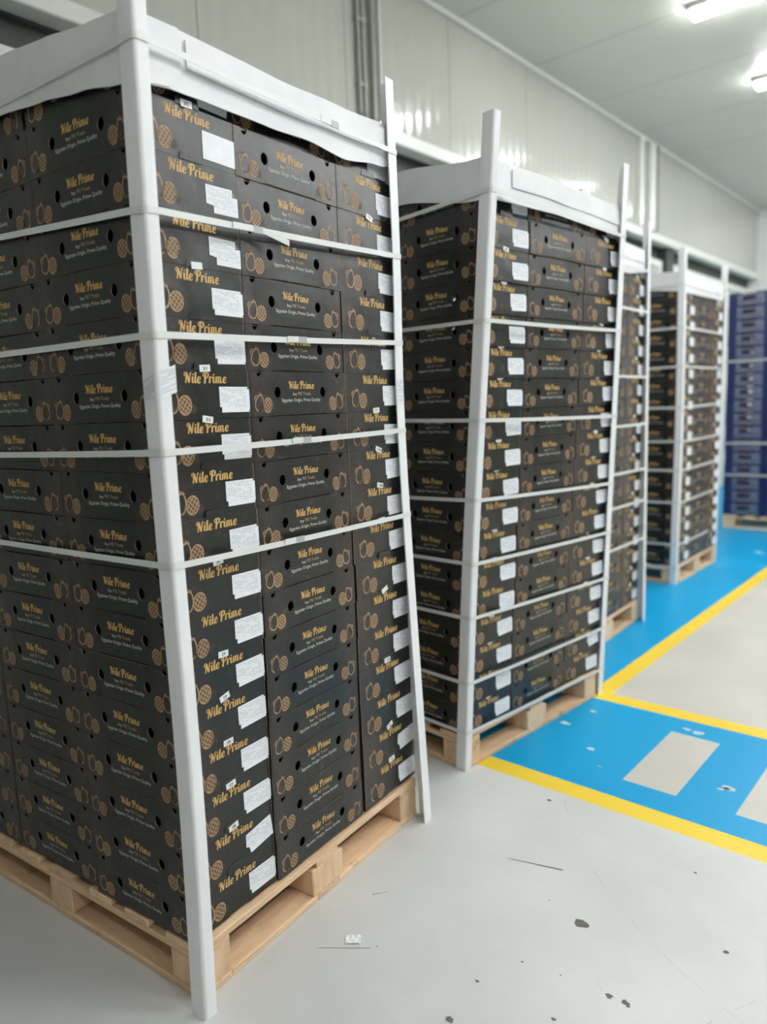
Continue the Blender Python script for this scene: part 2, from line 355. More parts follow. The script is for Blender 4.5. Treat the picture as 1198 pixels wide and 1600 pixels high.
# stacks: X, Y, turn, lean x, lean y, z0, layer height
ST = {1: ((0, 0, .1060, .0017, -.0012), .150, .1173), 2: ((-.1459, 1.3585, -.0913, .0644, -.0036), .146, .1163),
      3: ((-.3375, 2.7054, .0533, .0216, -.0106), .146, .1185), 4: ((-.5078, 4.7487, .0096, .0122, -.0184), .146, .1182)}
SN = {1: 'nearest', 2: 'second', 3: 'third', 4: 'fourth'}
def P2W(n, x, y, z, lean=True):
    q = ST[n][0]; c, s = cos(q[2]), sin(q[2]); k = z if lean else 0
    return Vector((q[0]+c*x-s*y+q[3]*k, q[1]+s*x+c*y+q[4]*k, z))
def carton(n, x, y, z, rot, label, group, lab=None, labrot=0, dv=0, stick=None, srot=0, scale_z=1, shrink=1):
    o = bpy.data.objects.new('fruit_carton', CARTON); col.objects.link(o)
    o.location = P2W(n, x, y, z); o.rotation_euler = (0, 0, ST[n][0][2]+rot); o.scale = (shrink, shrink, scale_z)
    tag(o, label, 'carton', group)
    if lab is not None:
        child('shipping_label', LABELS[lab], o, (CL/2+.0004, .0465, .014+dv), (labrot, 0, 0))
    if stick is not None:
        child('number_sticker', sticker_mesh(stick), o, (CL/2+.0032, -.012, CH-.006), (srot, 0, 0))
    return o
# measured sideways slip of each layer, top to bottom (mm): corner, middle, far, front
C1 = [-1, 1, 0, -1, -3, 0, -1, 2, 5, 0, 2, -3, -5, -6, -6, -8, -10]
C2 = [-16, -13, -12, -8, -4, -2, -4, 0, 0, 0, 2, -2, -3, -5, -5, -6, -5]
C3 = [-16, -20, -16, -16, -6, -4, -4, -4, 0, 4, 10, 5, 4, 2, 4, 5, 6]
LF = [0, 0, -3, -5, -6, -2, -7, -5, 0, -4, -8, -12, -15, -16, -18, -18, -18]
S1 = {0: '32', 3: '', 5: '31', 6: '31', 9: '30', 11: '29', 12: '29', 13: '29', 14: '25', 15: '26'}
S3 = {2: '17', 6: '17', 7: '148', 8: '148', 10: '16', 11: '', 13: '', 15: '143', 16: '18'}
rnd = random.Random(11)
for n in (1, 2, 3, 4):
    z0, h = ST[n][1], ST[n][2]
    for k in range(18):
        i = 16-k
        z = z0+k*h
        sz = h/CH*.996
        up = ORD[k]+' up from the pallet'
        if n == 1:
            j = max(i, 0); c1, c2, c3, lf = C1[j]/1000, C2[j]/1000, C3[j]/1000, LF[j]/1000
        else:
            c1 = rnd.uniform(-.003, .002); c2 = rnd.uniform(-.001, .005); c3 = rnd.uniform(.0, .006); lf = rnd.uniform(-.008, 0)
        y1 = min(max(c1*.6, -.004), .002); y2 = max(y1+CW+.0008, .300+c2); y3 = max(y2+CL+.0015, .700+c3)
        xa = -.0015+max(lf*.55, -.011)
        if n == 2: xa = -.001+rnd.uniform(-.006, 0)
        inset = -.012 if (k == 17) else 0
        sk = .974 if k == 17 else 1
        if k == 17: y1, y2, y3 = .0075, .0075+CW*sk+.001, .0075+(CW+CL)*sk+.002
        lb = 1 if (n == 1 and i in (1, 2)) else (2 if (n == 1 and i == 0) else (3 if (n == 1 and i == 15) else 0))
        st = S1.get(i-1) if n == 1 else (['', '17', '', '18'][k % 4] if k % 3 != 1 else None)
        if n == 1:
            st = {k2: v for k2, v in zip((16, 11, 10, 7, 5, 4, 3, 2, 1), ('32', '31', '31', '30', '29', '29', '28', '25', '28'))}.get(k+0, None)
            st = {16: '32', 13: '', 10: '31', 11: '31', 7: '30', 5: '29', 4: '29', 3: '28', 2: '25', 1: '28'}.get(k, None)
            if k == 16: st = '32'
        sr = rnd.uniform(-.25, .25)
        nm = SN[n]
        if n != 3 or True:
            carton(n, -CL/2+xa+inset, CW*sk/2+y1, z, 0, f'black carton in the corner column of the {nm} stack, {up}', f'black cartons of the {nm} stack',
                   lab=lb, labrot=rnd.uniform(-.025, .025)+(.12 if lb == 3 else 0), dv=rnd.uniform(-.002, .003), stick=st, srot=sr, scale_z=sz, shrink=sk)
        carton(n, -CW/2-.001+inset+rnd.uniform(-.002, .001), y2+CL*sk/2, z, pi/2, f'black carton in the middle right-side column of the {nm} stack, {up}', f'black cartons of the {nm} stack', scale_z=sz*.995, shrink=sk)
        s3 = {15: '17', 10: '17', 9: '148', 8: '148', 7: '14', 5: '', 3: '143', 1: '18', 0: '18'}.get(k) if n == 1 else (['', '16', ''][k % 3] if k % 4 != 2 else None)
        carton(n, -CL/2-.001+inset+rnd.uniform(-.002, .001), y3+CW*sk/2, z, 0, f'black carton in the far right-side column of the {nm} stack, {up}', f'black cartons of the {nm} stack',
               lab=0 if k != 1 else 3, labrot=rnd.uniform(-.03, .03), dv=rnd.uniform(-.003, .003), stick=s3, srot=rnd.uniform(-.4, .4), scale_z=sz, shrink=sk)
        if n != 3:
            xb = xa-CL-.003-rnd.uniform(0, .004)
            carton(n, xb-CL/2+inset, CW/2+.003+abs(lf)*.1, z-.0, 0, f'black carton in the second left-side column of the {nm} stack, {up}', f'black cartons of the {nm} stack', scale_z=sz*.99, shrink=sk)
        if n == 1:
            xc = xb-CL-.012
            carton(n, xc-CL/2, CW/2+.006, z, 0, f'black carton in the third left-side column of the {nm} stack, {up}', f'black cartons of the {nm} stack', scale_z=sz*.99, shrink=sk)

# ------------------------------------------------------------------ pallets
def bx(name, x0, x1, y0, y1, z0, z1, m, parent, bev=.0025):
    mb = MB(); cx, cy, cz = (x0+x1)/2, (y0+y1)/2, (z0+z1)/2
    mb.box(x0-cx, x1-cx, y0-cy, y1-cy, z0-cz, z1-cz, m); o = mb.build(name, parent); o.location = (cx, cy, cz); bevel(o, bev); return o
def make_pallet():
    r = empty('wooden_pallet')
    for y0, y1 in ((0, .10), (.45, .55), (.90, 1.0)):
        bx('base_board', -1.2, 0, y0, y1, 0, .020, M_WX, r)
    for x0, x1 in ((-.10, 0), (-1.2, -1.10)):
        for y0, y1 in ((.1005, .4495), (.5505, .8995)): bx('base_board', x0, x1, y0, y1, 0, .020, M_WY, r)
    for x0, x1 in ((-.115, -.001), (-.665, -.555), (-1.199, -1.085)):
        for y0, y1 in ((.001, .10), (.43, .575), (.90, .999)): bx('foot_block', x0, x1, y0, y1, .0205, .1035, M_WZ, r, .003)
    for y0, y1 in ((0, .10), (.45, .55), (.90, 1.0)):
        bx('stringer_board', -1.2, 0, y0, y1, .104, .1215, M_WX, r)
    for x0, x1 in ((-.13, 0), (-.30, -.20), (-.46, -.36), (-.655, -.545), (-.82, -.72), (-.98, -.88), (-1.2, -1.07)):
        bx('deck_board', x0, x1, .0, 1.0, .122, .1425, M_WY, r)
    return r
def copy_tree(o, parent=None):
    c = o.copy(); col.objects.link(c)
    if parent: c.parent = parent
    for ch in list(o.children): copy_tree(ch, c)
    return c
base_pal = make_pallet()
PL = {1: 'pine pallet under the nearest carton stack, standing on grey floor', 2: 'pine pallet under the second carton stack, at the yellow line',
      3: 'pine pallet under the third carton stack, on blue floor', 4: 'pine pallet under the fourth carton stack, on blue floor'}
for n in (1, 2, 3, 4):
    o = base_pal if n == 1 else copy_tree(base_pal)
    p = P2W(n, .008, -.006, 0); o.location = p; o.rotation_euler = (0, 0, ST[n][0][2]); tag(o, PL[n], 'pallet', 'pine pallets under the stacks')

# ------------------------------------------------------------------ corner poles
def path_fn(pts):
    P = sorted(pts, key=lambda p: p[2]); Z = [p[2] for p in P]
    sp = spline(P, 12)
    def f(z):
        if z >= sp[-1][2]:
            d = (sp[-1]-sp[-3]); return sp[-1]+d*((z-sp[-1][2])/d.z)
        for a, b in zip(sp[:-1], sp[1:]):
            if a[2] <= z <= b[2]:
                t = (z-a[2])/(b[2]-a[2]) if b[2] > a[2] else 0; return a+(b-a)*t
        return sp[0]
    return f
POLES = {
 (1, 'near'): ([(.064, -.037, 0), (.042, -.012, .57), (.034, -.0107, 1.3), (.040, -.0100, 1.9), (.052, -.0098, 2.283)], 2.52),
 (1, 'far'): ([(-.041, 1.006, 0), (-.0835, .988, 1.3), (-.0787, .9850, 1.93), (-.0731, .9689, 2.4444)], 2.445),
 (2, 'near'): ([tuple(P2W(2, .018, -.014, 0)), (-.074, 1.3418, .857), (.0029, 1.3368, 1.737), (.0581, 1.3333, 2.413)], 2.425),
 (2, 'far'): ([(-.040, 2.417, 0), (.0413, 2.3634, 1.222), (.1236, 2.2987, 2.43)], 2.43),
 (3, 'near'): ([tuple(P2W(3, .012, -.010, 0)), tuple(P2W(3, .012, -.010, 1.2)), tuple(P2W(3, .012, -.010, 2.49))], 2.49),
 (3, 'far'): ([(-.342, 3.728, 0), (-.330, 3.705, 1.2), (-.3153, 3.6824, 2.488)], 2.488),
 (4, 'near'): ([(-.500, 4.735, 0), (-.4655, 4.7122, 1.345), (-.4576, 4.6908, 2.5065)], 2.506),
 (4, 'far'): ([(-.533, 5.830, 0), (-.500, 5.785, 1.3), (-.4653, 5.7322, 2.492)], 2.492)}
PF = {}
def pole(n, which):
    pts, zt = POLES[(n, which)]; f = path_fn(pts); PF[(n, which)] = f
    leg, t, r = .050, .004, .009; ly = .035 if which == 'near' else .048
    s = 1 if which == 'near' else -1
    # profile: outer fold at the origin, legs along -x and +y*s
    prof = [(-leg, 0)] + [(-r+r*sin(a), r-r*cos(a)) for a in [i*pi/2/5 for i in range(6)]] + [(0, ly)] + [(-t, ly)] + [(-r+(r-t)*sin(a), r-(r-t)*cos(a)) for a in [i*pi/2/5 for i in range(5, -1, -1)]] + [(-leg, t)]
    prof = [(x, y*s) for x, y in prof]
    a = ST[n][0][2]; c, sn = cos(a), sin(a); base = f(0)
    mb = MB(); m = len(prof); K = 16
    for k in range(K+1):
        z = zt*k/K; q = f(z)-base
        for x, y in prof: mb.v.append((c*x-sn*y+q.x, sn*x+c*y+q.y, z))
    mi = mb.mi(M_POLE)
    for k in range(K):
        for j in range(m):
            a0, b0 = k*m+j, k*m+(j+1) % m
            fc = (a0, b0, b0+m, a0+m) if s == 1 else (a0, a0+m, b0+m, b0)
            mb.f.append(fc); mb.m.append(mi)
    mb.f.append(tuple(range(m)) if s == -1 else tuple(range(m))[::-1]); mb.m.append(mi)
    mb.f.append(tuple(K*m+j for j in range(m)) if s == 1 else tuple(K*m+j for j in range(m))[::-1]); mb.m.append(mi)
    o = mb.build('corner_pole'); o.location = base
    tag(o, f'white angled board pole at the {"near" if which=="near" else "far right"} corner of the {SN[n]} stack', 'corner post', 'white corner poles')
    for p_ in o.data.polygons: p_.use_smooth = True
    try: o.data.set_sharp_from_angle(angle=radians(35))
    except Exception: pass
    return o
PO = {k: pole(*k) for k in POLES}
# paper label wrapped round the nearest pole
def wrap_label(po, z0, z1, wl, wr, slant, nm, n, parent_base, s=1, over=0.0):
    f = PF[(n, nm)]; base = f(0); a = ST[n][0][2]; c, sn = cos(a), sin(a); mb = MB(); r = .010; e = .0008
    P = []
    tot = wl+wr
    prof = [(-wl, -e), (-wl*.5, -e), (-r, -e)] + [(-r+(r+e)*sin(t), r-(r+e)*cos(t)) for t in (.4, .8, 1.2)] + [(e, r), (e, wr*.6), (e+over*.3, wr)]
    rows = 2
    def pt(i, j, off=0):
        x, y = prof[i]; u = i/(len(prof)-1); z = (z0+(z1-z0)*j)+slant*(x+y)
        q = f(z)-base; y *= s
        ln = math.hypot(x, y) or 1
        return (c*x-sn*y+q.x+off*(c+sn), sn*x+c*y+q.y+off*(sn-c)*s, z)
    for i in range(len(prof)-1): mb.poly([pt(i, 0), pt(i+1, 0), pt(i+1, 1), pt(i, 1)] if s == 1 else [pt(i, 0), pt(i, 1), pt(i+1, 1), pt(i+1, 0)], M_LABEL)
    rng = random.Random(5)
    for r_ in range(11):
        v = .93-r_*.078
        for i in (0, 1, 6, 7):
            if rng.random() < .8: mb.poly([pt(i, v, .0006), pt(i+1, v, .0006), pt(i+1, v+.022, .0006), pt(i, v+.022, .0006)], M_INK)
    o = mb.build('shipping_label', po); return o
wrap_label(PO[(1, 'near')], 1.488, 1.548, .047, .050, .30, 'near', 1, None, 1, .004)
wrap_label(PO[(1, 'far')], 1.46, 1.54, .020, .045, .0, 'far', 1, None, -1)

# ------------------------------------------------------------------ straps
def unP(n, P):
    q = ST[n][0]; c, s = cos(q[2]), sin(q[2]); a = P[0]-q[0]-q[3]*P[2]; b = P[1]-q[1]-q[4]*P[2]
    return (c*a+s*b, -s*a+c*b)
def strap(n, zl, zn, zf, idx, seal=None, tail=False, w=.0135, over=0):
    nx, ny = unP(n, PF[(n, 'near')](zn)); fx, fy = unP(n, PF[(n, 'far')](zf)); e = .0014; r = .009
    zb = zl
    P = [(-1.205, -.008, zl)]
    P += [(nx-.048, ny-e, zn+(zl-zn)*.04)]
    P += [(nx-r+(r+e)*sin(t), ny+r-(r+e)*cos(t), zn) for t in (0, .4, .8, 1.2, 1.571)]
    P += [(nx+e, ny+.034, zn+(zf-zn)*.04), (fx+e, fy-.048, zf-(zf-zn)*.04)]
    P += [(fx-r+(r+e)*cos(t), fy-r+(r+e)*sin(t), zf) for t in (0, .4, .8, 1.2, 1.571)]
    P += [(-1.205, 1.008, zb)]
    # subdivide long runs with a slight sag
    Q = []
    for a, b in zip(P, P[1:]+P[:1]):
        L_ = math.dist(a, b); k = 8 if L_ > .3 else 1
        for i in range(k):
            t = i/k; sg = -.002*4*t*(1-t) if k > 1 else 0; Q.append((a[0]+(b[0]-a[0])*t, a[1]+(b[1]-a[1])*t, a[2]+(b[2]-a[2])*t+sg))
    base = P2W(n, -.6, .5, 0, False); mb = MB(); m = len(Q); mi = mb.mi(M_STRAP); th = .0010
    for i, q in enumerate(Q):
        a, b = Q[i-1], Q[(i+1) % m]; d = Vector((b[0]-a[0], b[1]-a[1])).normalized(); nn = (d.y*th, -d.x*th)
        for ox in (0, 1):
            for oz in (-w/2, w/2): mb.v.append(tuple(P2W(n, q[0]+nn[0]*ox, q[1]+nn[1]*ox, q[2]+oz)-base))
    for i in range(m):
        j = (i+1) % m; A = [4*i+k for k in range(4)]; B = [4*j+k for k in range(4)]
        for a, b in ((2, 3), (3, 1), (1, 0), (0, 2)): mb.f.append((A[a], B[a], B[b], A[b])); mb.m.append(mi)
    o = mb.build('plastic_strap'); o.location = base
    nm = SN[n]; cnt = {1: 5, 2: 8, 3: 7, 4: 9}[n]
    pos = 'topmost, around the white cover' if idx == 0 else ('lowest, at the pallet' if idx == cnt-1 and n in (2, 4) else ORD[idx]+' from the top')
    tag(o, f'white plastic strap around the {nm} stack, {pos}', 'strap', f'straps around the {nm} stack')
    if seal is not None:
        t = (seal-(ny+.048))/((fy-.048)-(ny+.048)); xx = nx+e+(fx-nx)*t+.002; zz = zn+(zf-zn)*t-.001
        s = MB(); s.box(-.0006, .0022, -.017, .017, -w/2-.001, w/2+.001, M_SEAL)
        so = s.build('strap_seal', o); so.location = P2W(n, xx, seal, zz)-base; so.rotation_euler = (math.atan2(zf-zn, fy-ny), 0, ST[n][0][2])
        tag(so, 'grey crimped seal')
        if True:
            s = MB(); L_ = .06 if not tail else .085
            s.box(.0004, .0014, -L_, -.017, -w/2, w/2, M_STRAP)
            if tail:
                f_ = lambda x, y, z: (x+(y-.017)*.12, y, z-(y-.017)*.28)
                s.box(.0004, .0014, .017, .10, -w/2, w/2, M_STRAP, f_)
            so = s.build('strap_tail', o); so.location = P2W(n, xx+.0008, seal, zz+.0012)-base; so.rotation_euler = (math.atan2(zf-zn, fy-ny), 0, ST[n][0][2])
SL = {1: [(2.215, 2.222, 2.236, .655, False), (1.955, 1.885, 1.925, .325, True), (1.633, 1.626, 1.656, .478, False), (1.360, 1.371, 1.374, .476, False), (1.122, 1.114, 1.093, .42, False)],
      2: [(2.140, 2.174, 2.141, None, False), (1.76, 1.741, 1.747, None, False), (1.41, 1.390, 1.370, None, False), (1.07, 1.095, 1.059, None, False), (.85, .851, .825, None, False), (.63, .636, .600, None, False), (.38, .371, .350, None, False), (.17, .165, .134, None, False)],
      3: [(2.2, 2.2, 2.20, None, False), (1.96, 1.96, 1.96, None, False), (1.58, 1.58, 1.57, None, False), (1.29, 1.29, 1.286, None, False), (1.02, 1.02, 1.004, None, False), (.82, .82, .804, None, False), (.57, .57, .56, None, False)],
      4: [(2.25, 2.25, 2.25, .75, False), (1.942,)*3+(None, False), (1.661,)*3+(None, False), (1.36, 1.36, 1.374, None, False), (1.107,)*3+(None, False), (.89, .888, .89, None, False), (.641,)*3+(None, False), (.315, .315, .30, None, False), (.132,)*3+(None, False)]}
for n, L_ in SL.items():
    for i, (zl, zn, zf, seal, tl) in enumerate(L_): strap(n, zl, zn, zf, i, seal, tl, w=.0145 if n != 1 else .0150)

# ------------------------------------------------------------------ white board covers
def sheet(nu, nv, F, th, m, name, parent):
    """F(u,v) -> (point, outward normal) in the stack's own axes"""
    mb = MB(); mi = mb.mi(m); base = None
    n = parent['_n']; b = Vector(parent.location); c, s = cos(ST[n][0][2]), sin(ST[n][0][2])
    def loc(p):  return p
    for side in (0, 1):
        for j in range(nv+1):
            for i in range(nu+1):
                p, nr = F(i/nu, j/nv); mb.v.append(tuple(p[k]-nr[k]*th*(1-side) for k in range(3)))
    T = (nu+1)*(nv+1); idx = lambda s_, i, j: s_*T+j*(nu+1)+i
    for j in range(nv):
        for i in range(nu):
            mb.f.append((idx(1, i, j), idx(1, i+1, j), idx(1, i+1, j+1), idx(1, i, j+1))); mb.m.append(mi)
            mb.f.append((idx(0, i, j), idx(0, i, j+1), idx(0, i+1, j+1), idx(0, i+1, j))); mb.m.append(mi)
    for i in range(nu):
        mb.f.append((idx(0, i, 0), idx(0, i+1, 0), idx(1, i+1, 0), idx(1, i, 0))); mb.m.append(mi)
        mb.f.append((idx(0, i, nv), idx(1, i, nv), idx(1, i+1, nv), idx(0, i+1, nv))); mb.m.append(mi)
    for j in range(nv):
        mb.f.append((idx(0, 0, j), idx(1, 0, j), idx(1, 0, j+1), idx(0, 0, j+1))); mb.m.append(mi)
        mb.f.append((idx(0, nu, j), idx(0, nu, j+1), idx(1, nu, j+1), idx(1, nu, j))); mb.m.append(mi)
    o = mb.build(name, parent, True)
    try: o.data.set_sharp_from_angle(angle=radians(40))
    except Exception: pass
    return o
def interp(tab):
    def f(t):
        if t <= tab[0][0]: return tab[0][1]
        for (a, va), (b, vb) in zip(tab, tab[1:]):
            if t <= b:
                k = (t-a)/(b-a); k = k*k*(3-2*k); return va+(vb-va)*k
        return tab[-1][1]
    return f
def cover(n, rb, rt, lb, lt, offx, offy, label, rlip=True):
    q = ST[n][0]; w = P2W(n, 0, 0, 2.2); r = empty('board_cover', (w.x, w.y, 0), q[2]); r['_n'] = n
    tag(r, label, 'cover', 'white board covers on the stacks')
    RB, RT_, LB, LT = interp(rb), interp(rt), interp(lb), interp(lt)
    gx, gy = offx, offy
    # right flap x = gx
    def Fr(u, v):
        y = -gy+u*(.985+gy); z = RB(y)+(RT_(y)-RB(y))*v
        b = .004*sin(y*9+1)*(1-v)+.002*sin(y*23)
        return ((gx*(1-.55*u)+b*.6*(1-u)+.004*(1-v)*(1-u), y, z), (1, 0, 0))
    sheet(40, 6, Fr, .004, M_CAP, 'right_flap', r)
    def Fl(u, v):
        x = -1.21+u*(1.21+gx-.004); z = LB(x)+(LT(x)-LB(x))*v
        b = .003*sin(x*8)*(1-v)
        return ((x, -gy-b*.5-.003*(1-v), z), (0, -1, 0))
    sheet(40, 5, Fl, .004, M_CAP, 'left_flap', r)
    def Fb(u, v):
        y = 1+gy-u*(1+2*gy); return ((-1.21, y, 2.19+.14*v), (-1, 0, 0))
    sheet(4, 2, Fb, .004, M_CAP, 'back_flap', r)
    def Ff(u, v):
        x = gx*.45-.004-u*(1.205+gx*.45); return ((x, .985, RB(1.)+(RT_(1.)-RB(1.))*v), (0, 1, 0))
    sheet(6, 2, Ff, .004, M_CAP, 'far_flap', r)
    def Ft(u, v):
        y = -gy+v*(.985+gy); x = -1.21+u*(1.21+gx*(1-.55*v)-.002)
        z = LT(x)+RT_(y)-LT(0)
        return ((x, y, z), (0, 0, 1))
    sheet(16, 16, Ft, .004, M_CAP, 'cover_top', r)
    # corner tuck tab wrapped from the left flap onto the right one
    def Fc(u, v):
        y = -gy-.004+u*(.128+gy); zb = RB(y)+.002+(.03*max(0, (u-.75)/.25) if True else 0); z = zb+(RT_(y)-.002-zb)*v
        return ((gx+.0085+.001*sin(v*5), y, z), (1, 0, 0))
    if rlip:
        sheet(8, 4, Fc, .0035, M_CAP, 'corner_tab', r)
        def Fu(u, v):
            y = .145+u*(.93-.145); z0 = RT_(y)-.078; z = z0+.060*v
            return ((gx*(1-.55*y)+.0062+.0012*sin(y*7), y, z), (1, 0, 0))
        sheet(20, 3, Fu, .003, M_CAP, 'folded_lip', r)
    return r
cover(1, [(0, 2.144), (.114, 2.156), (.2, 2.160), (.42, 2.164), (.56, 2.171), (.72, 2.162), (.89, 2.184), (1, 2.20)],
      [(0, 2.285), (.2, 2.291), (.45, 2.291), (.72, 2.302), (1, 2.318)],
      [(-1.2, 2.215), (-.48, 2.193), (-.31, 2.181), (-.165, 2.166), (0, 2.142)], [(-1.2, 2.34), (-.45, 2.323), (-.29, 2.310), (-.12, 2.292), (0, 2.285)],
      .016, .006, 'white corrugated board cover on top of the nearest carton stack')
cover(2, [(0, 2.152), (.25, 2.158), (.58, 2.163), (1, 2.142)], [(0, 2.287), (.35, 2.288), (.57, 2.278), (1, 2.262)],
      [(-1.2, 2.24), (-.41, 2.213), (0, 2.149)], [(-1.2, 2.37), (-.41, 2.335), (0, 2.287)], .016, .006, 'white corrugated board cover on top of the second carton stack')
cover(3, [(0, 2.15), (.6, 2.157), (1, 2.195)], [(0, 2.32), (1, 2.325)], [(-1.2, 2.16), (0, 2.15)], [(-1.2, 2.32), (0, 2.32)], .010, .006, 'white corrugated board cover on top of the third carton stack')
cover(4, [(0, 2.194), (1, 2.206)], [(0, 2.34), (1, 2.334)], [(-1.2, 2.26), (-.24, 2.228), (0, 2.203)], [(-1.2, 2.37), (-.24, 2.357), (0, 2.34)], .010, .006, 'white corrugated board cover on top of the fourth carton stack', False)
for o in bpy.data.objects:
    if '_n' in o: del o['_n']

# ------------------------------------------------------------------ blue stack at the end of the row
M_BB = noisy('blue_board', (.009, .018, .085), (.013, .024, .105), 20, .45)
M_BP = noisy('pale_violet_print', (.105, .12, .175), (.165, .18, .24), 90, .5, stretch=(.3, 1, 1.6), detail=3)
M_BD = mat('dark_print', (.014, .018, .05), .5)
M_BR = mat('russet_print', (.20, .12, .10), .5)
def blue_carton_mesh():
    mb = MB(); l, w, h = .395, .295, .1345
    out = [(0, 0), (l, 0), (l, h), (.27, h), (.262, h-.010), (.135, h-.010), (.127, h), (0, h)]
    hole = [(.15, .066), (.25, .066), (.262, .078), (.25, .090), (.15, .090), (.138, .078)]
    pm = curve_mesh([out, hole], .002)
    for s in (-1, 1):
        mb.addmesh(pm, lambda a, b, c, s=s: (a-l/2, s*(w/2-.002)+c, b), M_BB)
        f = lambda a, b, e=.0005, s=s: ((a-l/2)*(-s), s*(w/2+e), b)
        def rect(x0, x1, z0, z1, m, e=.0005): mb.poly([f(x0, z0, e), f(x1, z0, e), f(x1, z1, e), f(x0, z1, e)], m)
        rect(.085, .133, .012, .122, M_BP); rect(.267, .350, .012, .122, M_BP); rect(.133, .267, .012, .060, M_BP); rect(.133, .267, .094, .116, M_BP)
        rect(.165, .235, .098, .112, M_BR, .0009); rect(.10, .34, .040, .047, M_BD, .0009); rect(.15, .25, .022, .030, M_BR, .0009)
    for s in (-1, 1): mb.box(s*l/2-(.004 if s > 0 else 0), s*l/2+(.004 if s < 0 else 0), -w/2+.0045, w/2-.0045, 0, h, M_BB)
    mb.box(-l/2+.005, l/2-.005, -w/2+.005, w/2-.005, .001, .004, M_BB); mb.box(-l/2+.005, l/2-.005, -w/2+.005, w/2-.005, h-.018, h-.015, M_BB)
    o = mb.build('blue_fruit_carton'); m = o.data; bpy.data.objects.remove(o); return m
BC = blue_carton_mesh(); rb = random.Random(3)
BX, BY = -.972, 7.5
for c_ in range(3):
    for k in range(17):
        o = bpy.data.objects.new('blue_fruit_carton', BC); col.objects.link(o)
        o.location = (BX+.2+c_*.401+rb.uniform(-.004, .004), BY+.15+rb.uniform(0, .006), .146+k*.1372); o.rotation_euler = (0, 0, rb.uniform(-.008, .008)); o.scale = (1, 1, 1.015)
        tag(o, f'blue carton in the {["left", "middle", "right"][c_]} column of the blue stack, {ORD[k]} up from its pallet', 'carton', 'blue cartons at the end of the row')
o = copy_tree(base_pal); o.location = (BX+1.205, BY-.004, 0); o.rotation_euler = (0, 0, .0); tag(o, 'pine pallet under the blue carton stack beside the blue floor', 'pallet', 'pine pallets under the stacks')
def simple_strap(z, lab):
    mb = MB(); x0, x1, y0, y1, e = BX-.006, BX+1.212, BY-.006, BY+.312, .0012
    base = Vector(((x0+x1)/2, (y0+y1)/2, z))
    for a in ((x0-e, x1+e, y0-e, y0), (x0-e, x1+e, y1, y1+e), (x0-e, x0, y0, y1), (x1, x1+e, y0, y1)):
        mb.box(a[0]-base.x, a[1]-base.x, a[2]-base.y, a[3]-base.y, -.012, .012, M_SEAL)
    o = mb.build('plastic_strap'); o.location = base; tag(o, lab, 'strap', 'straps around the blue stack')
simple_strap(1.78, 'pale plastic strap around the blue stack, uppermost'); simple_strap(.92, 'pale plastic strap around the blue stack, middle'); simple_strap(.58, 'pale plastic strap around the blue stack, lowest')

# ------------------------------------------------------------------ floor: one surface with painted zones
fl = MB()
XL, XY0 = -.0006, -.094
YA0, YA1, YB0, YB1 = 1.426, 1.519, 2.331, 2.424
def frect(x0, x1, y0, y1, m, z=0): fl.poly([(x0, y0, z), (x1, y0, z), (x1, y1, z), (x0, y1, z)], m)
XW = -2.14
frect(XW, XR, YB, YA0, M_CONC); frect(XW, XR, YA0, YA1, M_YEL)
# blue crossing with unpainted rectangles
R_ = [(.383, .585, 1.656, 2.178), (.79, .99, 1.652, 2.178), (1.2, 1.4, 1.652, 2.178), (1.61, 1.81, 1.652, 2.178)]
frect(XW, XR, YA1, R_[0][2], M_BLUE); frect(XW, XR, 2.178, YB0, M_BLUE)
xs = XW
for x0, x1, y0, y1 in R_:
    frect(xs, x0, R_[0][2], 2.178, M_BLUE); frect(x0, x1, R_[0][2], 2.178, M_CONC2); xs = x1
frect(xs, XR, R_[0][2], 2.178, M_BLUE)
frect(XW, XY0, YB0, YF, M_BLUE)
frect(XY0, XR, YB0, YB1, M_YEL); frect(XY0, XL, YB1, YF, M_YEL); frect(XL, XR, YB1, YF, M_CONC2)
def blob(x, y, r, m, seed, asp=1.0, rot=0):
    rg = random.Random(seed); n = 14; P = []
    for i in range(n):
        a = 2*pi*i/n; rr = r*rg.uniform(.65, 1.15); u, v = rr*cos(a), rr*sin(a)*asp; P.append((x+u*cos(rot)-v*sin(rot), y+u*sin(rot)+v*cos(rot), .0006))
    fl.poly(P, m)
for i, (x, y, r) in enumerate([(.616, .827, .022), (.784, .633, .010), (.823, .638, .010), (.832, .632, .006), (.712, .487, .007), (.961, .958, .008), (.504, .473, .006), (.518, .333, .013), (.223, .407, .003), (.789, 1.245, .006), (.234, 1.353, .010), (.56, .60, .004), (.50, .86, .003), (.66, .62, .003)]): blob(x, y, r, M_CHIP, i, .8)
for i, (x, y, r) in enumerate([(-.025, 1.985, .028), (.177, 1.82, .020), (.022, 2.175, .020), (.72, 1.823, .030), (.478, 2.229, .03), (.27, 1.70, .01), (.43, 2.235, .02), (-.3, 6.3, .05), (.70, 1.80, .014), (.80, 1.78, .012)]): blob(x, y, r, M_PALE, 40+i, .6)
blob(.715, 1.818, .014, M_CHIP, 77, .6)
def streak(x0, y0, x1, y1, w):
    d = Vector((x1-x0, y1-y0)).normalized(); nn = Vector((-d.y, d.x))*w/2
    fl.poly([(x0-nn.x, y0-nn.y, .0007), (x1-nn.x*.3, y1-nn.y*.3, .0007), (x1+nn.x*.3, y1+nn.y*.3, .0007), (x0+nn.x, y0+nn.y, .0007)], M_SCR)
streak(.214, .391, .093, .299, .0022); streak(.464, 1.012, .297, .962, .006); streak(.07, .56, .10, .60, .003)
M_SCUFF = mat('faint_scuff', (.47, .465, .45), .5)
rg = random.Random(21)
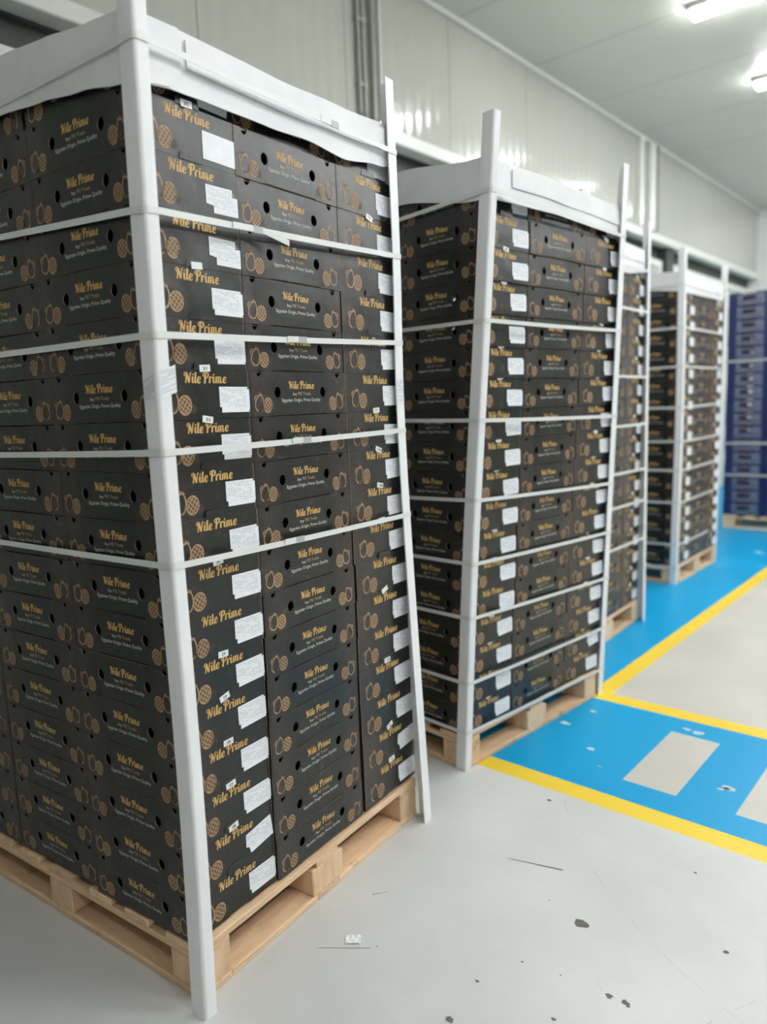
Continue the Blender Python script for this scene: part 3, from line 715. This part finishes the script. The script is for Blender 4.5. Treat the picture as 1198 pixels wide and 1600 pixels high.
for cx, cy, R0, a0, a1 in ((1.6, 2.2, 1.55, 3.6, 4.5), (2.2, .2, 1.3, 2.5, 3.3)):
    m_ = 30
    for k in range(m_):
        if rg.random() < .45: continue
        t0, t1 = a0+(a1-a0)*k/m_, a0+(a1-a0)*(k+.8)/m_; ww = rg.uniform(.001, .0035)
        if max(cy+R0*sin(t0), cy+R0*sin(t1)) > 1.4: continue
        fl.poly([(cx+(R0+e)*cos(t), cy+(R0+e)*sin(t), .0005) for t, e in ((t0, 0), (t0, ww), (t1, ww), (t1, 0))], M_SCUFF)
for k in range(26):
    x, y, a, l_ = rg.uniform(.1, 1.2), rg.uniform(-.1, 1.35), rg.uniform(0, 3.1), rg.uniform(.01, .06)
    if x < .05: continue
    d = Vector((cos(a), sin(a)))*l_; nn = Vector((-sin(a), cos(a)))*.0008
    fl.poly([(x-nn.x, y-nn.y, .0005), (x+d.x, y+d.y, .0005), (x+nn.x, y+nn.y, .0005)], M_SCUFF)
o = fl.build('floor'); tag(o, kind='structure')
# sub-floor so nothing leaks
# paper scrap on the floor
mb = MB()
for i in range(5):
    for j in range(4):
        g = lambda a, b: ((a/5-.5)*.042, (b/4-.5)*.032, .001+.0025*abs(sin(a*1.3+b*.7)))
        mb.poly([g(i, j), g(i+1, j), g(i+1, j+1), g(i, j+1)], M_STICK)
o = mb.build('paper_scrap'); o.location = (.155, .385, .0006); o.rotation_euler = (0, 0, .7)
sm = o.modifiers.new('solid', 'SOLIDIFY'); sm.thickness = .0006
tag(o, 'small crumpled white paper scrap on the grey floor by the nearest pallet', 'paper')

# ------------------------------------------------------------------ room shell
def wallpanel_mat():
    m = noisy('glossy_wall_panel', (.47, .485, .435), (.52, .53, .48), .6, .12, stretch=(1, 1, .3), rr=(.08, .16)); b = m.node_tree.nodes['Principled BSDF']
    tc = N(m, 'ShaderNodeTexCoord'); sp = N(m, 'ShaderNodeSeparateXYZ'); L(m, tc.outputs['Object'], sp.inputs[0])
    ad = N(m, 'ShaderNodeMath', operation='ADD'); L(m, sp.outputs[0], ad.inputs[0]); L(m, sp.outputs[1], ad.inputs[1])
    mu = N(m, 'ShaderNodeMath', operation='MULTIPLY'); mu.inputs[1].default_value = 2*pi/.115; L(m, ad.outputs[0], mu.inputs[0])
    sn = N(m, 'ShaderNodeMath', operation='SINE'); L(m, mu.outputs[0], sn.inputs[0])
    pw = N(m, 'ShaderNodeMapRange'); pw.inputs[1].default_value = -1; pw.inputs[2].default_value = 1; L(m, sn.outputs[0], pw.inputs[0])
    bp = N(m, 'ShaderNodeBump'); bp.inputs['Strength'].default_value = .5; bp.inputs['Distance'].default_value = .0035; L(m, pw.outputs[0], bp.inputs['Height']); L(m, bp.outputs[0], b.inputs['Normal'])
    return m
M_WALL = wallpanel_mat()
M_CEIL = noisy('ceiling_panel', (.58, .59, .52), (.63, .64, .57), .5, .38, rr=(.3, .45))
M_WHITE = noisy('white_matt_wall', (.74, .75, .73), (.80, .80, .78), .5, .6)
M_SEAM = mat('panel_seam', (.30, .31, .28), .5)
M_TRIM = noisy('white_metal_trim', (.70, .72, .68), (.76, .77, .73), 3, .3)
M_DARK = noisy('dark_green_recess', (.030, .038, .034), (.07, .08, .07), 3, .6)
M_PIPE = mat('grey_conduit', (.40, .415, .38), .35)
ZR = 3.268
w = MB(); w.box(WX-.10, WX, YB, YF, ZR, CZ, M_WALL)
for y in [4.0-1.15*k for k in range(0, 8)]+[5.15, 6.3, 7.4, 9.2, 10.3, 11.4]: w.box(WX-.001, WX+.0015, y-.004, y+.004, ZR+.09, CZ, M_SEAM)
tag(w.build('wall_left'), kind='structure')
t = MB(); t.box(WX-.1, WX+.03, YB, YF, ZR-.006, ZR+.085, M_TRIM); o = t.build('trim_1'); bevel(o, .006); tag(o, kind='structure')
t = MB(); t.box(WX, WX+.035, YB, YF, CZ-.035, CZ, M_TRIM); o = t.build('trim_2'); bevel(o, .008); tag(o, kind='structure')
# recess under the rail: dark beam on top, pale door leaves and frames beneath
t = MB(); t.box(XW-.1, XW, YB, YF, 0, CZ, M_WALL); tag(t.build('wall_recess'), kind='structure')
t = MB(); t.box(XW, WX-.10, YB, YF, ZR-.02, ZR, M_DARK); t.box(XW, XW+.012, YB, YF, 3.11, ZR-.02, M_DARK); tag(t.build('trim_3'), kind='structure')
t = MB(); t.box(XW, XW+.06, YB, YF, 3.02, 3.11, M_TRIM); tag(t.build('trim_4'), kind='structure')
dn = 1
for y0, y1 in ((-.9, 1.1), (1.5, 3.3), (4.6, 6.2), (9.1, 9.9), (10.2, 12.2)):
    t = MB(); t.box(XW, XW+.03, y0, y1, 0, 3.0, M_TRIM); t.box(XW, XW+.06, y0-.06, y0, 0, 3.0, M_TRIM); t.box(XW, XW+.06, y1, y1+.06, 0, 3.0, M_TRIM)
    t.box(XW+.03, XW+.033, (y0+y1)/2-.01, (y0+y1)/2+.01, 0, 3.0, M_SEAM)
    o = t.build(f'door_{dn}'); tag(o, kind='structure'); dn += 1
# dark support column and cabinet like door head seen between the third and fourth stacks
t = MB(); t.box(-2.13, -2.03, 8.60, 8.85, 0, 3.25, M_DARK); tag(t.build('trim_5'), kind='structure')
t = MB(); t.box(-2.13, -2.06, 7.9, 8.5, 0, 3.02, M_WALL); t.box(-2.06, -2.045, 7.9, 7.94, 0, 3.02, M_TRIM); t.box(-2.06, -2.045, 8.45, 8.5, 0, 3.02, M_TRIM); t.box(-2.06, -2.045, 7.9, 8.5, 3.02, 3.07, M_TRIM); t.box(-2.06, -2.055, 8.2, 8.215, 0, 3.02, M_SEAM)
tag(t.build('door_6'), kind='structure')
t = MB(); t.box(XW, XR, YF, YF+.1, 0, CZ, M_WHITE)
tag(t.build('wall_far'), kind='structure')
t = MB(); t.box(XR, XR+.1, YB, YF, 0, CZ, M_WALL); tag(t.build('wall_right'), kind='structure')
t = MB(); t.box(XW, XR, YB-.1, YB, 0, CZ, M_WALL); tag(t.build('wall_back'), kind='structure')
t = MB(); t.box(XW, XR, YB, YF, CZ, CZ+.1, M_CEIL)
for k in range(15): t.box(WX, XR, YB+.6+k*1.15, YB+.606+k*1.15, CZ-.001, CZ, M_SEAM)
tag(t.build('ceiling'), kind='structure')
# wall conduits
def tube(name, pts, r, m, n=10):
    mb = MB(); P = [Vector(p) for p in pts]; base = P[0].copy(); mi = mb.mi(m)
    for k, p in enumerate(P):
        d = (P[min(k+1, len(P)-1)]-P[max(k-1, 0)]).normalized(); a = d.orthogonal().normalized() if abs(d.z) < .9 else Vector((1, 0, 0)); a = (a-d*a.dot(d)).normalized(); b = d.cross(a)
        for i in range(n):
            q = p+a*r*cos(2*pi*i/n)+b*r*sin(2*pi*i/n)-base; mb.v.append(tuple(q))
    for k in range(len(P)-1):
        for i in range(n):
            j = (i+1) % n; mb.f.append((k*n+i, k*n+j, (k+1)*n+j, (k+1)*n+i)); mb.m.append(mi)
    mb.f.append(tuple(range(n))[::-1]); mb.m.append(mi); mb.f.append(tuple((len(P)-1)*n+i for i in range(n))); mb.m.append(mi)
    o = mb.build(name); o.location = base
    o.data.polygons.foreach_set('use_smooth', [True]*len(o.data.polygons)); return o
def conduit(y, label, wob=0, r=.014):
    o = tube('conduit_pipe', [(WX+r+.006, y+wob*sin(k*1.1), ZR+.09+(CZ-.04-ZR-.09)*k/24) for k in range(25)], r, M_PIPE)
    tag(o, label, 'pipe')
    for z in (3.55, 3.95, 4.2):
        mb = MB(); mb.box(-.008, r*2+.002, -r-.006, r+.006, -.010, .010, M_PIPE); c = mb.build('pipe_clip', o); c.location = Vector((WX+.008, y, z))-o.location
    return o
conduit(2.955, 'left vertical grey conduit pipe on the wall behind the nearest stack')
conduit(3.005, 'right vertical grey conduit pipe on the wall behind the nearest stack')
mb = MB(); mb.box(0, .045, -.045, .0, 0, CZ-.04-ZR-.09, M_PIPE); mb.box(0, .07, .0, .012, 0, CZ-.04-ZR-.09, M_TRIM); o = mb.build('wall_channel'); o.location = (WX, 3.115, ZR+.09); tag(o, 'grey metal channel running up the wall behind the nearest stack', 'channel')
mb = MB(); mb.box(0, .05, -.13, -.03, 0, CZ-.04-ZR-.09, M_TRIM); mb.box(0, .012, -.03, .12, 0, CZ-.04-ZR-.09, M_SEAM); o = mb.build('wall_channel'); o.location = (WX, 7.70, ZR+.09); tag(o, 'grey metal channel on the wall above the third stack, left of the cables', 'channel')
mb = MB(); mb.box(0, .06, 0, .16, 0, CZ-.04-ZR-.09, M_TRIM); mb.box(0, .075, .19, .21, 0, CZ-.04-ZR-.09, M_SEAM); o = mb.build('wall_channel'); o.location = (WX, 7.84, ZR+.09); tag(o, 'white metal post on the wall above the third stack, right of the cables', 'channel')
conduit(7.755, 'wavy grey cable up the wall between two metal posts', .018, .012)

# ------------------------------------------------------------------ ceiling lamps
M_LAMP = mat('lamp_diffuser', (.9, .9, .9), .4, emis=(.965, .99, 1.0), es=LAMP)
M_HOUS = mat('lamp_housing', (.35, .34, .32), .5)
def make_lamp():
    r = empty('ceiling_lamp')
    mb = MB(); mb.box(0, 1.30, -.075, .075, -.045, -.0, M_HOUS); bevel(mb.build('lamp_housing', r), .008)
    mb = MB(); mb.box(.02, 1.28, -.065, .065, -.085, -.046, M_LAMP); bevel(mb.build('diffuser', r), .012, 2)
    return r
lp = make_lamp(); first = True
rows = [(.0, 3.45), (-.66, 5.25), (-.66, 7.03), (-.66, 8.8), (-.66, 10.6), (2.2, -1.9), (2.2, -.1), (2.2, 1.7), (2.2, 3.45), (2.2, 5.25), (2.2, 7.03), (2.2, 8.8), (4.9, -1.9), (4.9, 1.7), (4.9, 3.45), (4.9, 5.25), (4.9, 7.03), (4.9, 8.8), (4.9, 10.6)]  # outermost row and first aisle lamp are unseen, added for carton sheen and fill
nmz = ['on the ceiling over the second stack, outside the frame', 'brightest, at the top edge of the picture near the right corner', 'at the right edge of the picture beneath the top corner lamp']
for i, (x, y) in enumerate(rows):
    o = lp if first else copy_tree(lp); first = False; o.location = (x, y, CZ-.0)
    if i == 1: lb = 'bright oblong ceiling lamp cut by the top edge of the picture'
    elif i == 2: lb = 'bright oblong ceiling lamp at the right edge, below the top one'
    elif x < 1: lb = f'bright oblong ceiling lamp over the row of stacks, {["first", "", "", "fourth", "fifth"][i]} along it'
    elif x < 3: lb = f'unseen oblong ceiling lamp over the aisle, {ORD[i-5]} from the camera end'
    else: lb = f'added unseen oblong ceiling lamp of the outermost row, {ORD[i-12]} from the camera end'
    tag(o, lb, 'lamp', 'oblong ceiling lamps')
bpy.context.view_layer.update()
